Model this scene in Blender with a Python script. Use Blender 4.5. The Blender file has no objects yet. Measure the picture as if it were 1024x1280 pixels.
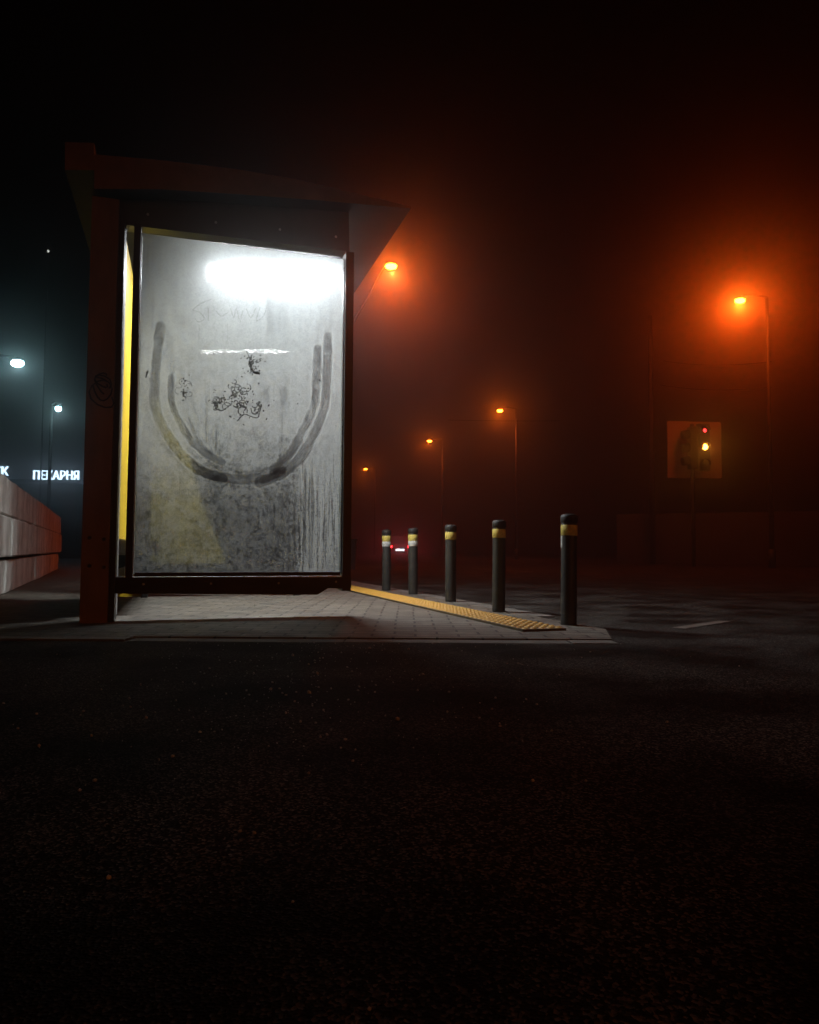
import bpy, bmesh, math, random
import numpy as np
from mathutils import Vector, Matrix
random.seed(7)
R = math.radians
scene = bpy.context.scene
COL = scene.collection

# ------------------------------------------------------------------ camera
F = 900.0; PITCH = R(3.05); ROLL = R(0.35); HC = 0.40
cam_d = bpy.data.cameras.new("camera"); cam = bpy.data.objects.new("camera", cam_d); COL.objects.link(cam)
cam_d.sensor_fit = 'AUTO'; cam_d.sensor_width = 36.0; cam_d.lens = 36.0 * F / 1280.0
cam_d.clip_start = 0.02; cam_d.clip_end = 2000
CAMM = Matrix.Rotation(R(90) + PITCH, 4, 'X') @ Matrix.Rotation(ROLL, 4, 'Z')
cam.matrix_world = Matrix.Translation((0, 0, HC)) @ CAMM
scene.camera = cam
C0 = Vector((0, 0, HC)); CR = CAMM.to_3x3()
def ray(px, py): return CR @ Vector(((px - 512) / F, (640 - py) / F, -1.0))
def P(px, py, Y):
    d = ray(px, py); return C0 + d * (Y / d.y)
def G(px, py, z=0.0):
    d = ray(px, py); return C0 + d * ((z - HC) / d.z)

# shelter frame: u towards the road, v along the kerb
TH = R(17.5); U = Vector((math.cos(TH), math.sin(TH), 0)); V = Vector((-math.sin(TH), math.cos(TH), 0)); Z = Vector((0, 0, 1))
_a = P(166, 700, 4.0); O = Vector((_a.x, _a.y, 0))
def W(u, v, z): return O + U * u + V * v + Z * z
def onp(px, py, v0):
    d = ray(px, py); t = ((O + V * v0 - C0).dot(V)) / d.dot(V); p = C0 + d * t - O
    return p.dot(U), p.z

# ------------------------------------------------------------------ materials
def nt(name):
    m = bpy.data.materials.new(name); m.use_nodes = True; t = m.node_tree; t.nodes.clear()
    out = t.nodes.new('ShaderNodeOutputMaterial'); return m, t, out
def N(t, typ, **kw):
    n = t.nodes.new(typ)
    for k, v in kw.items(): setattr(n, k, v)
    return n
def mat(name, c, rough=0.6, metal=0.0, var=0.25, scale=6.0, bump=0.15, bscale=40.0, c2=None, stretch=(1, 1, 1), spec=0.5, dist=0.01):
    m, t, out = nt(name); L = t.links.new
    b = N(t, 'ShaderNodeBsdfPrincipled'); L(b.outputs[0], out.inputs[0])
    tc = N(t, 'ShaderNodeTexCoord'); mp = N(t, 'ShaderNodeMapping'); mp.inputs['Scale'].default_value = stretch
    L(tc.outputs['Object'], mp.inputs[0])
    n1 = N(t, 'ShaderNodeTexNoise'); n1.inputs['Scale'].default_value = scale; n1.inputs['Detail'].default_value = 8; n1.inputs['Roughness'].default_value = .65
    L(mp.outputs[0], n1.inputs[0])
    cr = N(t, 'ShaderNodeValToRGB'); e = cr.color_ramp.elements
    c2 = c2 or tuple(x * (1 - var) for x in c); e[0].position = .35; e[1].position = .65
    e[0].color = (*c2, 1); e[1].color = (*c, 1)
    L(n1.outputs['Fac'], cr.inputs[0]); L(cr.outputs[0], b.inputs['Base Color'])
    b.inputs['Metallic'].default_value = metal; b.inputs['Specular IOR Level'].default_value = spec
    mr = N(t, 'ShaderNodeMapRange'); mr.inputs[3].default_value = max(.02, rough - .12); mr.inputs[4].default_value = min(1, rough + .12)
    L(n1.outputs['Fac'], mr.inputs[0]); L(mr.outputs[0], b.inputs['Roughness'])
    n2 = N(t, 'ShaderNodeTexNoise'); n2.inputs['Scale'].default_value = bscale; n2.inputs['Detail'].default_value = 4
    L(mp.outputs[0], n2.inputs[0])
    bp = N(t, 'ShaderNodeBump'); bp.inputs['Strength'].default_value = bump; bp.inputs['Distance'].default_value = dist
    L(n2.outputs['Fac'], bp.inputs['Height']); L(bp.outputs[0], b.inputs['Normal'])
    return m
def emit(name, c, s):
    m, t, out = nt(name); e = N(t, 'ShaderNodeEmission'); e.inputs[0].default_value = (*c, 1); e.inputs[1].default_value = s
    t.links.new(e.outputs[0], out.inputs[0]); return m

def asphalt():
    m, t, out = nt("asphalt"); L = t.links.new
    b = N(t, 'ShaderNodeBsdfPrincipled'); L(b.outputs[0], out.inputs[0])
    tc = N(t, 'ShaderNodeTexCoord')
    v = N(t, 'ShaderNodeTexVoronoi'); v.inputs['Scale'].default_value = 240; L(tc.outputs['Object'], v.inputs[0])
    n = N(t, 'ShaderNodeTexNoise'); n.inputs['Scale'].default_value = 2.2; n.inputs['Detail'].default_value = 10; L(tc.outputs['Object'], n.inputs[0])
    sep = N(t, 'ShaderNodeSeparateColor'); L(v.outputs['Color'], sep.inputs[0])
    cr = N(t, 'ShaderNodeValToRGB'); e = cr.color_ramp.elements
    e[0].color = (.017, .016, .015, 1); e[1].color = (.22, .21, .19, 1); e[1].position = 1.0
    k = cr.color_ramp.elements.new(.62); k.color = (.030, .0285, .026, 1)
    L(sep.outputs[0], cr.inputs[0])
    mx = N(t, 'ShaderNodeMix', data_type='RGBA', blend_type='MULTIPLY'); mx.inputs[0].default_value = 1
    cr2 = N(t, 'ShaderNodeValToRGB'); f = cr2.color_ramp.elements
    f[0].position = .40; f[0].color = (.22, .21, .20, 1); f[1].position = .62; f[1].color = (1, 1, 1, 1)
    L(n.outputs['Fac'], cr2.inputs[0]); L(cr.outputs[0], mx.inputs[6]); L(cr2.outputs[0], mx.inputs[7]); L(mx.outputs[2], b.inputs['Base Color'])
    mr = N(t, 'ShaderNodeMapRange'); mr.inputs[3].default_value = .62; mr.inputs[4].default_value = .95; L(sep.outputs[1], mr.inputs[0]); L(mr.outputs[0], b.inputs['Roughness'])
    b.inputs['Specular IOR Level'].default_value = .04
    n2 = N(t, 'ShaderNodeTexNoise'); n2.inputs['Scale'].default_value = 14; n2.inputs['Detail'].default_value = 6; L(tc.outputs['Object'], n2.inputs[0])
    ad = N(t, 'ShaderNodeMath', operation='MULTIPLY_ADD'); ad.inputs[1].default_value = 2.0; L(n2.outputs['Fac'], ad.inputs[0]); L(v.outputs['Distance'], ad.inputs[2])
    bp = N(t, 'ShaderNodeBump'); bp.inputs['Strength'].default_value = .6; bp.inputs['Distance'].default_value = .006
    L(ad.outputs[0], bp.inputs['Height']); L(bp.outputs[0], b.inputs['Normal'])
    return m
def pavers():
    m, t, out = nt("concrete_pavers"); L = t.links.new
    b = N(t, 'ShaderNodeBsdfPrincipled'); L(b.outputs[0], out.inputs[0])
    tc = N(t, 'ShaderNodeTexCoord')
    n0 = N(t, 'ShaderNodeTexNoise'); n0.inputs['Scale'].default_value = 3; L(tc.outputs['Object'], n0.inputs[0])
    ms = N(t, 'ShaderNodeMix', data_type='VECTOR'); ms.inputs[0].default_value = .02
    L(tc.outputs['Object'], ms.inputs[4]); L(n0.outputs['Color'], ms.inputs[5])
    br = N(t, 'ShaderNodeTexBrick'); L(ms.outputs[1], br.inputs[0])
    br.inputs['Color1'].default_value = (.215, .195, .16, 1); br.inputs['Color2'].default_value = (.135, .122, .10, 1); br.inputs['Mortar'].default_value = (.035, .033, .03, 1)
    br.inputs['Scale'].default_value = 1; br.inputs['Brick Width'].default_value = .20; br.inputs['Row Height'].default_value = .10
    br.inputs['Mortar Size'].default_value = .007; br.inputs['Mortar Smooth'].default_value = .3; br.inputs['Bias'].default_value = 0
    n = N(t, 'ShaderNodeTexNoise'); n.inputs['Scale'].default_value = 9; n.inputs['Detail'].default_value = 10; n.inputs['Roughness'].default_value = .7; L(tc.outputs['Object'], n.inputs[0])
    cr = N(t, 'ShaderNodeValToRGB'); e = cr.color_ramp.elements; e[0].position = .3; e[0].color = (.45, .44, .42, 1); e[1].position = .62; e[1].color = (1, 1, 1, 1)
    L(n.outputs['Fac'], cr.inputs[0])
    mx = N(t, 'ShaderNodeMix', data_type='RGBA', blend_type='MULTIPLY'); mx.inputs[0].default_value = 1
    L(br.outputs['Color'], mx.inputs[6]); L(cr.outputs[0], mx.inputs[7]); L(mx.outputs[2], b.inputs['Base Color'])
    b.inputs['Roughness'].default_value = .7; b.inputs['Specular IOR Level'].default_value = .35
    n2 = N(t, 'ShaderNodeTexNoise'); n2.inputs['Scale'].default_value = 150; L(tc.outputs['Object'], n2.inputs[0])
    s1 = N(t, 'ShaderNodeMath', operation='MULTIPLY_ADD'); s1.inputs[1].default_value = -1.2; L(br.outputs['Fac'], s1.inputs[0])
    s2 = N(t, 'ShaderNodeMath', operation='MULTIPLY'); s2.inputs[1].default_value = .5; L(n2.outputs['Fac'], s2.inputs[0]); L(s2.outputs[0], s1.inputs[2])
    bp = N(t, 'ShaderNodeBump'); bp.inputs['Strength'].default_value = .8; bp.inputs['Distance'].default_value = .006
    L(s1.outputs[0], bp.inputs['Height']); L(bp.outputs[0], b.inputs['Normal'])
    return m
def fogged_glass():
    m, t, out = nt("fogged_glass"); L = t.links.new
    fa = N(t, 'ShaderNodeAttribute', attribute_name='fog'); ia = N(t, 'ShaderNodeAttribute', attribute_name='ink')
    tr = N(t, 'ShaderNodeBsdfTransparent')
    tc = N(t, 'ShaderNodeTexCoord')
    def refr(rough, ior, c):
        r = N(t, 'ShaderNodeBsdfRefraction', distribution='GGX'); r.inputs['IOR'].default_value = ior; r.inputs['Roughness'].default_value = rough; r.inputs[0].default_value = (*c, 1); return r.outputs[0]
    def mixs(f, a, b):
        n = N(t, 'ShaderNodeMixShader'); n.inputs[0].default_value = f; L(a, n.inputs[1]); L(b, n.inputs[2]); return n.outputs[0]
    tl = N(t, 'ShaderNodeBsdfTranslucent'); da = N(t, 'ShaderNodeAttribute', attribute_name='film'); mc = N(t, 'ShaderNodeMix', data_type='RGBA', blend_type='MULTIPLY'); mc.inputs[0].default_value = 1; mc.inputs[6].default_value = (.95, .99, 1.0, 1); L(da.outputs['Color'], mc.inputs[7]); L(mc.outputs[2], tl.inputs[0])
    # misted: broad forward haze plus diffuse glow; wiped or wet: blurred view through the film
    mist = mixs(GLASS_TL, mixs(.5, refr(.58, 1.2, (.022, .023, .024)), refr(.92, 1.26, (.095, .10, .105))), tl.outputs[0])
    wet = mixs(.20, refr(.30, 1.16, (.36, .36, .35)), tr.outputs[0])
    mx = N(t, 'ShaderNodeMixShader'); L(fa.outputs['Fac'], mx.inputs[0]); L(wet, mx.inputs[1]); L(mist, mx.inputs[2])
    dk = N(t, 'ShaderNodeBsdfDiffuse'); dk.inputs[0].default_value = (.012, .012, .013, 1)
    m2 = N(t, 'ShaderNodeMixShader'); L(ia.outputs['Fac'], m2.inputs[0]); L(mx.outputs[0], m2.inputs[1]); L(dk.outputs[0], m2.inputs[2])
    L(m2.outputs[0], out.inputs[0]); return m
def clear_glass(name, tint=(1, 1, 1), refl=.05):
    m, t, out = nt(name); L = t.links.new
    tr = N(t, 'ShaderNodeBsdfTransparent'); tr.inputs[0].default_value = (*tint, 1)
    gl = N(t, 'ShaderNodeBsdfGlossy'); gl.inputs['Roughness'].default_value = .03
    mx = N(t, 'ShaderNodeMixShader'); mx.inputs[0].default_value = refl
    L(tr.outputs[0], mx.inputs[1]); L(gl.outputs[0], mx.inputs[2]); L(mx.outputs[0], out.inputs[0]); return m
GLASS_TL = .225

M = {}
M['asphalt'] = asphalt(); M['pavers'] = pavers()
M['kerb'] = mat("kerb_concrete", (.20, .19, .17), .8, var=.55, scale=7, bump=.6, bscale=60)
M['post'] = mat("brown_painted_steel", (.30, .165, .09), .5, var=.5, scale=5, bump=.12, bscale=30, stretch=(1, 1, .35))
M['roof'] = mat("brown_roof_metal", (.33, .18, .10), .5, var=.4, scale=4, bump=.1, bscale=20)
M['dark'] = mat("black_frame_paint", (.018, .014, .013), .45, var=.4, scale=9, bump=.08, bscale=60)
M['header'] = mat("dark_olive_panel", (.045, .05, .045), .4, var=.4, scale=4, bump=.08, bscale=25)
M['alu'] = mat("dull_aluminium", (.75, .77, .78), .3, metal=.7, var=.25, scale=20, bump=.1, bscale=60)
M['yellow'] = mat("yellow_steel_paint", (.88, .60, .03), .45, var=.2, scale=8, bump=.08, bscale=40, c2=(.74, .48, .025))
M['fog'] = fogged_glass(); M['clear'] = clear_glass("clear_glass", (.98, 1, .99), .04); M['back'] = clear_glass("back_wall_glass", (.97, .98, .97), .03); M['farglass'] = clear_glass("far_end_glass", (.93, .95, .94), .07)
M['tube'] = emit("white_tube_light", (.93, .97, 1.0), 320)
M['housing'] = mat("white_enamel", (.6, .6, .58), .4, var=.2)
M['wood'] = mat("weathered_bench_wood", (.30, .24, .18), .6, var=.5, scale=4, stretch=(12, 1, 12), bump=.3)
M['grey'] = mat("pale_grey_steel", (.55, .54, .5), .45, var=.3)
M['bollard'] = mat("charcoal_bollard_paint", (.042, .040, .035), .55, var=.5, scale=14, bump=.12, bscale=60)
M['cap'] = mat("black_rubber_cap", (.02, .018, .017), .6, var=.3)
M['band'] = mat("yellow_reflective_band", (.95, .74, .18), .4, var=.45, scale=45, bump=.05)
M['white'] = mat("white_band", (.75, .73, .68), .5, var=.35, scale=40)
M['tactile'] = mat("yellow_tactile_paving", (.62, .335, .05), .6, var=.6, scale=7, bump=.3, bscale=70, c2=(.66, .34, .05))
M['tactbase'] = mat('shaded_tactile_base', (.10, .065, .025), .7, var=.5, scale=9)  # base coloured dark to carry the shade between the studs
M['khaki'] = mat('faded_khaki_board', (.30, .25, .05), .6, var=.5, scale=5)
M['concrete'] = mat("stained_concrete", (.86, .85, .80), .85, var=.6, scale=2.6, bump=.5, bscale=34, stretch=(1.6, 1.6, .5), c2=(.42, .40, .36), dist=.02)
M['lampmetal'] = mat("lamp_pole_steel", (.022, .02, .018), .6, var=.3)
M['lens_o'] = emit("sodium_lens", (1.0, .14, .006), 160)
M['lens_w'] = emit("white_led_lens", (.50, .93, 1.0), 24)
M['faint'] = emit('faint_mast_light', (.8, .85, .8), 1.6)
M['sign'] = emit("sign_letters_lit", (.55, .78, 1.0), 4)
M['shop'] = mat("shop_wall", (.10, .095, .09), .8, var=.3)
M['shopdark'] = mat("shop_dark_trim", (.03, .03, .03), .6)
M['window'] = mat("dark_window_glass", (.02, .022, .025), .12, var=.2, bump=0)
M['tl_body'] = mat("black_signal_housing", (.008, .007, .007), .9, spec=.1)
M['tl_board'] = mat("pale_backing_board", (.38, .28, .22), .7, var=.3, scale=2)
M['amber'] = emit("amber_signal_lens", (1.0, .34, .03), 40)
M['red'] = emit("red_signal_lens", (1.0, .03, .03), 8)
M['green_off'] = mat("unlit_green_lens", (.01, .05, .03), .2)
M['tail'] = emit("red_tail_light", (1.0, .015, .02), 45)
M['plate'] = emit("lit_number_plate", (.85, .9, 1.0), 5)
M['car'] = mat("dark_car_paint", (.05, .05, .055), .25, metal=.3, var=.1, bump=.02)
M['tyre'] = mat("tyre_rubber", (.02, .02, .02), .85)
M['cabinet'] = mat("dark_cabinet_paint", (.05, .05, .045), .6)
M['wire'] = mat("wire_black", (.02, .02, .02), .6)
M['paint'] = mat("worn_road_paint", (.22, .20, .17), .8, var=.7, scale=15, bump=.2)
M['grass'] = mat("dry_grass", (.06, .055, .03), .8)
M['gravel'] = mat("pale_gravel", (.6, .58, .54), .25, var=.4, scale=50)
M['leafwall'] = mat("dark_boundary_wall", (.07, .06, .05), .85, var=.4, scale=2)

# ------------------------------------------------------------------ mesh helpers
class MB:
    def __init__(s): s.bm = bmesh.new()
    def hexa(s, pts):
        v = [s.bm.verts.new(p) for p in pts]
        for f in ((3, 2, 1, 0), (4, 5, 6, 7), (0, 1, 5, 4), (1, 2, 6, 5), (2, 3, 7, 6), (3, 0, 4, 7)):
            s.bm.faces.new([v[i] for i in f])
        return s
    def ubox(s, u0, u1, v0, v1, z0, z1):
        return s.hexa([W(u0, v0, z0), W(u1, v0, z0), W(u1, v1, z0), W(u0, v1, z0), W(u0, v0, z1), W(u1, v0, z1), W(u1, v1, z1), W(u0, v1, z1)])
    def box(s, c, size, rz=0):
        m = Matrix.Rotation(rz, 3, 'Z'); c = Vector(c); a, b, d = [x / 2 for x in size]
        return s.hexa([c + m @ Vector(p) for p in ((-a, -b, -d), (a, -b, -d), (a, b, -d), (-a, b, -d), (-a, -b, d), (a, -b, d), (a, b, d), (-a, b, d))])
    def prism(s, poly, ext):
        ext = Vector(ext); a = [s.bm.verts.new(Vector(p)) for p in poly]; b = [s.bm.verts.new(Vector(p) + ext) for p in poly]
        s.bm.faces.new(a[::-1]); s.bm.faces.new(b)
        for i in range(len(a)):
            j = (i + 1) % len(a); s.bm.faces.new((a[i], a[j], b[j], b[i]))
        return s
    def tube(s, pts, rad, seg=10, cap=True):
        pts = [Vector(p) for p in pts]; rad = rad if isinstance(rad, (list, tuple)) else [rad] * len(pts)
        rings = []
        for i, p in enumerate(pts):
            t = (pts[min(i + 1, len(pts) - 1)] - pts[max(i - 1, 0)]).normalized()
            a = t.orthogonal().normalized() if abs(t.z) > .98 else t.cross(Vector((0, 0, 1))).normalized()
            b = t.cross(a)
            rings.append([s.bm.verts.new(p + (a * math.cos(2 * math.pi * k / seg) + b * math.sin(2 * math.pi * k / seg)) * rad[i]) for k in range(seg)])
        for r0, r1 in zip(rings, rings[1:]):
            for k in range(seg):
                f = s.bm.faces.new((r0[k], r0[(k + 1) % seg], r1[(k + 1) % seg], r1[k])); f.smooth = True
        if cap: s.bm.faces.new(rings[0][::-1]); s.bm.faces.new(rings[-1])
        return s
    def lathe(s, base, prof, seg=20):
        base = Vector(base); rings = []
        for r, z in prof:
            rings.append([s.bm.verts.new(base + Vector((r * math.cos(2 * math.pi * k / seg), r * math.sin(2 * math.pi * k / seg), z))) for k in range(seg)])
        for r0, r1 in zip(rings, rings[1:]):
            for k in range(seg):
                f = s.bm.faces.new((r0[k], r0[(k + 1) % seg], r1[(k + 1) % seg], r1[k])); f.smooth = True
        s.bm.faces.new(rings[0][::-1]); s.bm.faces.new(rings[-1]); return s
    def ball(s, c, r, seg=14):
        m = Matrix.Translation(c) @ Matrix.Diagonal((*r, 1))
        for v in bmesh.ops.create_uvsphere(s.bm, u_segments=seg, v_segments=seg // 2 + 1, radius=1, matrix=m)['verts']:
            for f in v.link_faces: f.smooth = True
        return s
    def build(s, name, m, parent=None, bevel=0):
        if bevel:
            bmesh.ops.bevel(s.bm, geom=[e for e in s.bm.edges if len(e.link_faces) == 2 and e.calc_face_angle(0) > .5], offset=bevel, segments=2, affect='EDGES', profile=.6)
        bmesh.ops.recalc_face_normals(s.bm, faces=s.bm.faces)
        vs = [v.co for v in s.bm.verts]
        if parent: org = origin(parent)
        else:
            org = Vector((sum(v.x for v in vs) / len(vs), sum(v.y for v in vs) / len(vs), min(v.z for v in vs)))
        for v in s.bm.verts: v.co -= org
        me = bpy.data.meshes.new(name); s.bm.to_mesh(me); s.bm.free()
        o = bpy.data.objects.new(name, me); COL.objects.link(o); me.materials.append(m)
        if parent: o.parent = parent
        else: o.location = org
        return o
def origin(o):
    p = Vector((0, 0, 0))
    while o is not None: p += o.location; o = o.parent
    return p
def tag(o, label=None, cat=None, group=None, kind=None):
    for k, v in (('label', label), ('category', cat), ('group', group), ('kind', kind)):
        if v: o[k] = v
    return o
def thing(name, loc, label, cat, group=None):
    o = bpy.data.objects.new(name, None); COL.objects.link(o); o.location = loc; o.empty_display_size = .2
    return tag(o, label, cat, group)
def kids(o): return [c for c in bpy.data.objects if c.parent is o]
def copy_tree(o, parent=None):
    c = o.copy(); COL.objects.link(c)
    if parent: c.parent = parent
    for k in kids(o): copy_tree(k, c)
    return c

# ------------------------------------------------------------------ ground
def sheet(name, x0, x1, y0, y1, z, m):
    b = MB(); vs = [b.bm.verts.new(p) for p in ((x0, y0, z), (x1, y0, z), (x1, y1, z), (x0, y1, z))]; b.bm.faces.new(vs)
    return tag(b.build(name, m), kind='structure')
sheet("ground", -140, 140, -60, 170, -.008, M['asphalt'])
# pavement of concrete pavers: front edge faces the driveway, right edge runs along the road
yk = G(300, 796).y; wk = .11
b0 = G(711, 781); bdir = (G(483, 738) - G(711, 781)); bdir.z = 0; bdir.normalize()
right0 = b0 + bdir.cross(Z) * .07
def redge(y): return right0 + bdir * ((y - right0.y) / bdir.y)
pts = [Vector((-9, yk, 0)), Vector((.93, yk, 0)), Vector((redge(yk + .42).x, yk + .42, 0)), Vector((redge(60).x, 60, 0)), Vector((-40, 60, 0)), Vector((-40, 16, 0)), Vector((-9, 8, 0))]
tag(MB().prism([p - Z * .1 for p in pts], (0, 0, .1)).build("pavement", M['pavers']), kind='structure')
kb = MB(); x = -9.0
while x < .92:
    x1 = min(x + random.uniform(.95, 1.02), .93)
    dz = random.uniform(-.006, .004)
    kb.box(((x + x1) / 2, yk - .012 - wk / 2 + random.uniform(-.0015, .0015), -.052 + dz / 2), (x1 - x - .010, wk, .10 + dz)); x = x1
tag(kb.build("kerb", M['kerb'], bevel=.006), kind='structure')
kb = MB(); L0 = (redge(60) - right0).length; s = .50
while s < 40:
    c = right0 + bdir * (s + .5) + bdir.cross(Z) * .075
    kb.box((c.x, c.y, -.05), (.12, .985, .098), math.atan2(-bdir.x, bdir.y)); s += 1.0
tag(kb.build("road_kerb", M['kerb'], bevel=.006), kind='structure')
# painted marks on the road
def mark(p0, p1, w):
    d = (p1 - p0).normalized(); n = d.cross(Z) * w / 2
    b = MB(); vs = [b.bm.verts.new(q + Z * .004) for q in (p0 - n, p1 - n, p1 + n, p0 + n)]; b.bm.faces.new(vs)
    return tag(b.build("road_marking", M['paint']), kind='structure')
mark(G(848, 786, -.008), G(906, 777, -.008), .07)
lane0 = right0 + bdir.cross(Z) * 4.6
for k in range(5):
    a = lane0 + bdir * (9 + 7 * k); a.z = -.008; mark(a, a + bdir * 3, .12)
# loose pale grit, also standing in for wet glints on the asphalt: uncountable
gb = MB()
for i in range(520):
    px = random.gauss(360, 190); py = 803 + abs(random.gauss(0, 75)); c = G(px, min(py, 1270), -.008)
    r = random.choice([.0016, .002, .0024, .003, .0045]) * (1 if random.random() < .97 else 1.8)
    m = Matrix.Translation(c + Z * r * .3) @ Matrix.Rotation(random.random() * 6, 4, (random.random(), random.random(), 1)) @ Matrix.Diagonal((r, r * random.uniform(.5, 1), r * .7, 1))
    bmesh.ops.create_icosphere(gb.bm, subdivisions=1, radius=1, matrix=m)
for px, py, r in ((412, 797, .010), (416, 796, .006), (462, 811, .007), (511, 812, .006), (432, 925, .004), (300, 1040, .003), (318, 1042, .003), (136, 1098, .0035), (462, 1262, .002), (366, 1128, .002), (216, 946, .004), (262, 836, .004)):
    c = G(px, py, -.008); m = Matrix.Translation(c + Z * r * .4) @ Matrix.Rotation(random.random() * 6, 4, (.3, .4, 1)) @ Matrix.Diagonal((r * 1.3, r, r * .8, 1))
    bmesh.ops.create_icosphere(gb.bm, subdivisions=1, radius=1, matrix=m)
tag(gb.build("gravel", M['gravel']), 'pale grit and glint specks scattered over the dark asphalt in front of the kerb', 'gravel', kind='stuff')

# ------------------------------------------------------------------ tactile strip
tp = [G(443, 737), G(450, 737), G(716, 789), G(646, 789)]
td = bdir; tl0 = G(681, 789); tlen = 4.4; tw = .245
n = td.cross(Z)
tb = MB(); base = tl0.copy(); base.z = 0
c = base + td * tlen / 2
tb.box((c.x, c.y, .005), (tw, tlen, .014), math.atan2(-td.x, td.y))
for i in range(int(tlen / .06)):
    for k in range(5):
        q = base + td * (.03 + i * .06) + n * ((k - 2) * .047); q.z = .0115
        r = .0195
        rings = [[tb.bm.verts.new(q + Vector((rr * math.cos(a * math.pi / 4), rr * math.sin(a * math.pi / 4), h))) for a in range(8)] for rr, h in ((r, 0), (r * .45, .0085))]
        for a in range(8): tb.bm.faces.new((rings[0][a], rings[0][(a + 1) % 8], rings[1][(a + 1) % 8], rings[1][a]))
        tb.bm.faces.new(rings[1])
        for v_ in rings[0] + rings[1]:
            for f_ in v_.link_faces: f_.material_index = 1
_ts = tb.build("tactile_strip", M['tactbase']); _ts.data.materials.append(M['tactile'])
tag(_ts, 'yellow studded tactile strip laid in the pavement beside the bollards', 'tactile paving')

# ------------------------------------------------------------------ bollards
GB = 'bollards along the pavement edge'
def bollard(p, label, white, sticker=False):
    t = thing("bollard", p, label, 'bollard', GB); H = .605; r = .043
    MB().lathe(p, [(r, -.02), (r, .02), (r, H - .055), (r, H - .05)], 24).build("post", M['bollard'], t)
    MB().lathe(p, [(r + .001, H - .05), (r + .004, H - .046), (r + .004, H - .012), (r - .004, H - .003), (r - .02, H)], 24).build("cap", M['cap'], t)
    MB().lathe(p, [(r + .0015, H - .118), (r + .0022, H - .117), (r + .0022, H - .062), (r + .0015, H - .061)], 24).build("yellow_band", M['band'], t)
    if white:
        MB().lathe(p, [(r + .0015, H - .168), (r + .0022, H - .167), (r + .0022, H - .120), (r + .0015, H - .119)], 24).build("white_band", M['white'], t)
    t.rotation_euler = (random.uniform(-.012, .012), random.uniform(-.014, .014), 0)
    if sticker:
        b = MB(); vs = []
        for zz in (H - .185, H - .121):
            vs.append([b.bm.verts.new(p + Vector((math.cos(a) * (r + .002), math.sin(a) * (r + .002), zz))) for a in [R(175 + 9 * k) for k in range(4)]])
        for k in range(3): b.bm.faces.new((vs[0][k], vs[0][k + 1], vs[1][k + 1], vs[1][k]))
        b.build("sticker", M['white'], t)
    return t
bollard(G(711, 781), 'nearest and tallest looking bollard, half shaded yellow band with a white sticker below', False, True)
bollard(G(623.5, 764.5), 'second nearest bollard, yellow band under a black cap, beside the studded strip', False)
bollard(G(563.5, 752), 'middle one of the five bollards, with plain bright yellow band', False)
bollard(G(516.5, 742.5), 'second farthest bollard, yellow over white band, right of the red tail lights', True)
bollard(G(483, 738), 'farthest bollard, yellow over white band, left of the red tail lights', True)

# ------------------------------------------------------------------ bus shelter
sh = thing("bus_shelter", W(0, 0, 0), 'brown bus shelter with lit fogged end glass and curved wedge roof', 'bus shelter')
LEN = 2.35; FV = 2.05; GW = 1.18; GZ0 = .255; GZ1 = 2.20
# corner post with a steel fin behind it
pl0, _ = onp(99, 780, -.06); pl1, _ = onp(134, 780, -.06); u2, _ = onp(139, 780, -.03)
post = MB().ubox(pl0, pl1, -.06, .10, 0, 2.34).build("post", M['post'], sh, bevel=.008)
MB().ubox(pl1 + .002, u2 + .012, -.02, .10, 0, 2.34).ubox(u2 - .004, u2 + .002, .102, .26, 0, 2.34).build("post_fin", M['dark'], sh)
fe, _ = onp(141, 760, .36)
MB().ubox(u2 + .0035, u2 + .0065, .14, .25, .02, 2.2).build("post_edge", M['alu'], sh)
for (px, py) in ((112, 672), (130, 674), (112, 707), (130, 709)):
    uu, zz = onp(px, py, -.06)
    MB().tube([W(uu, -.058, zz), W(uu, -.072, zz)], [.011, .009], 10).build("bolt", M['dark'], post)
# scribble on the post
sb = MB(); cu, cz = onp(128, 482, -.06)
for k in range(4):
    a0 = random.random() * 6
    sb.tube([W(cu + math.cos(a0 + j * .55) * (.028 + .01 * k) + .01 * math.sin(j), -.0625, cz + math.sin(a0 + j * .5) * (.04 + .012 * k) + .03 - .025 * k) for j in range(11)], .0045, 5)
sb.build("scribble", M['dark'], post)
# roof: wedge profile that thins to a point over the road side
V0 = -.13
top = [(118, 193), (200, 200), (300, 212), (370, 224), (430, 238), (480, 250), (514, 258.5)]
bot = [(514, 260.5), (470, 257), (400, 250.5), (300, 243), (200, 236.5), (118, 236)]
prof = [onp(x, y, V0) for x, y in top + bot]
def under(o):  # downward faces turn black: underside shade put into the colour
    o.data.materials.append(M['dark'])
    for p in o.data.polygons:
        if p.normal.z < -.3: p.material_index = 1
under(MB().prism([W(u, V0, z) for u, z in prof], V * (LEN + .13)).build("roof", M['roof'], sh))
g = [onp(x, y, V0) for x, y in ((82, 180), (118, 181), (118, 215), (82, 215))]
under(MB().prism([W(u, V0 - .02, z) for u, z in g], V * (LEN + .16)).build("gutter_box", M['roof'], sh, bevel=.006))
zc = min(z for u, z in prof[7:]) 
# soffit beam and header over the end glass
h = [onp(x, y, -.01) for x, y in ((138, 240), (300, 249), (436, 261), (437, 314.5), (300, 298), (158, 281))]
MB().prism([W(u, -.01, z) for u, z in h], V * .09).build("header_panel", M['header'], sh)
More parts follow.
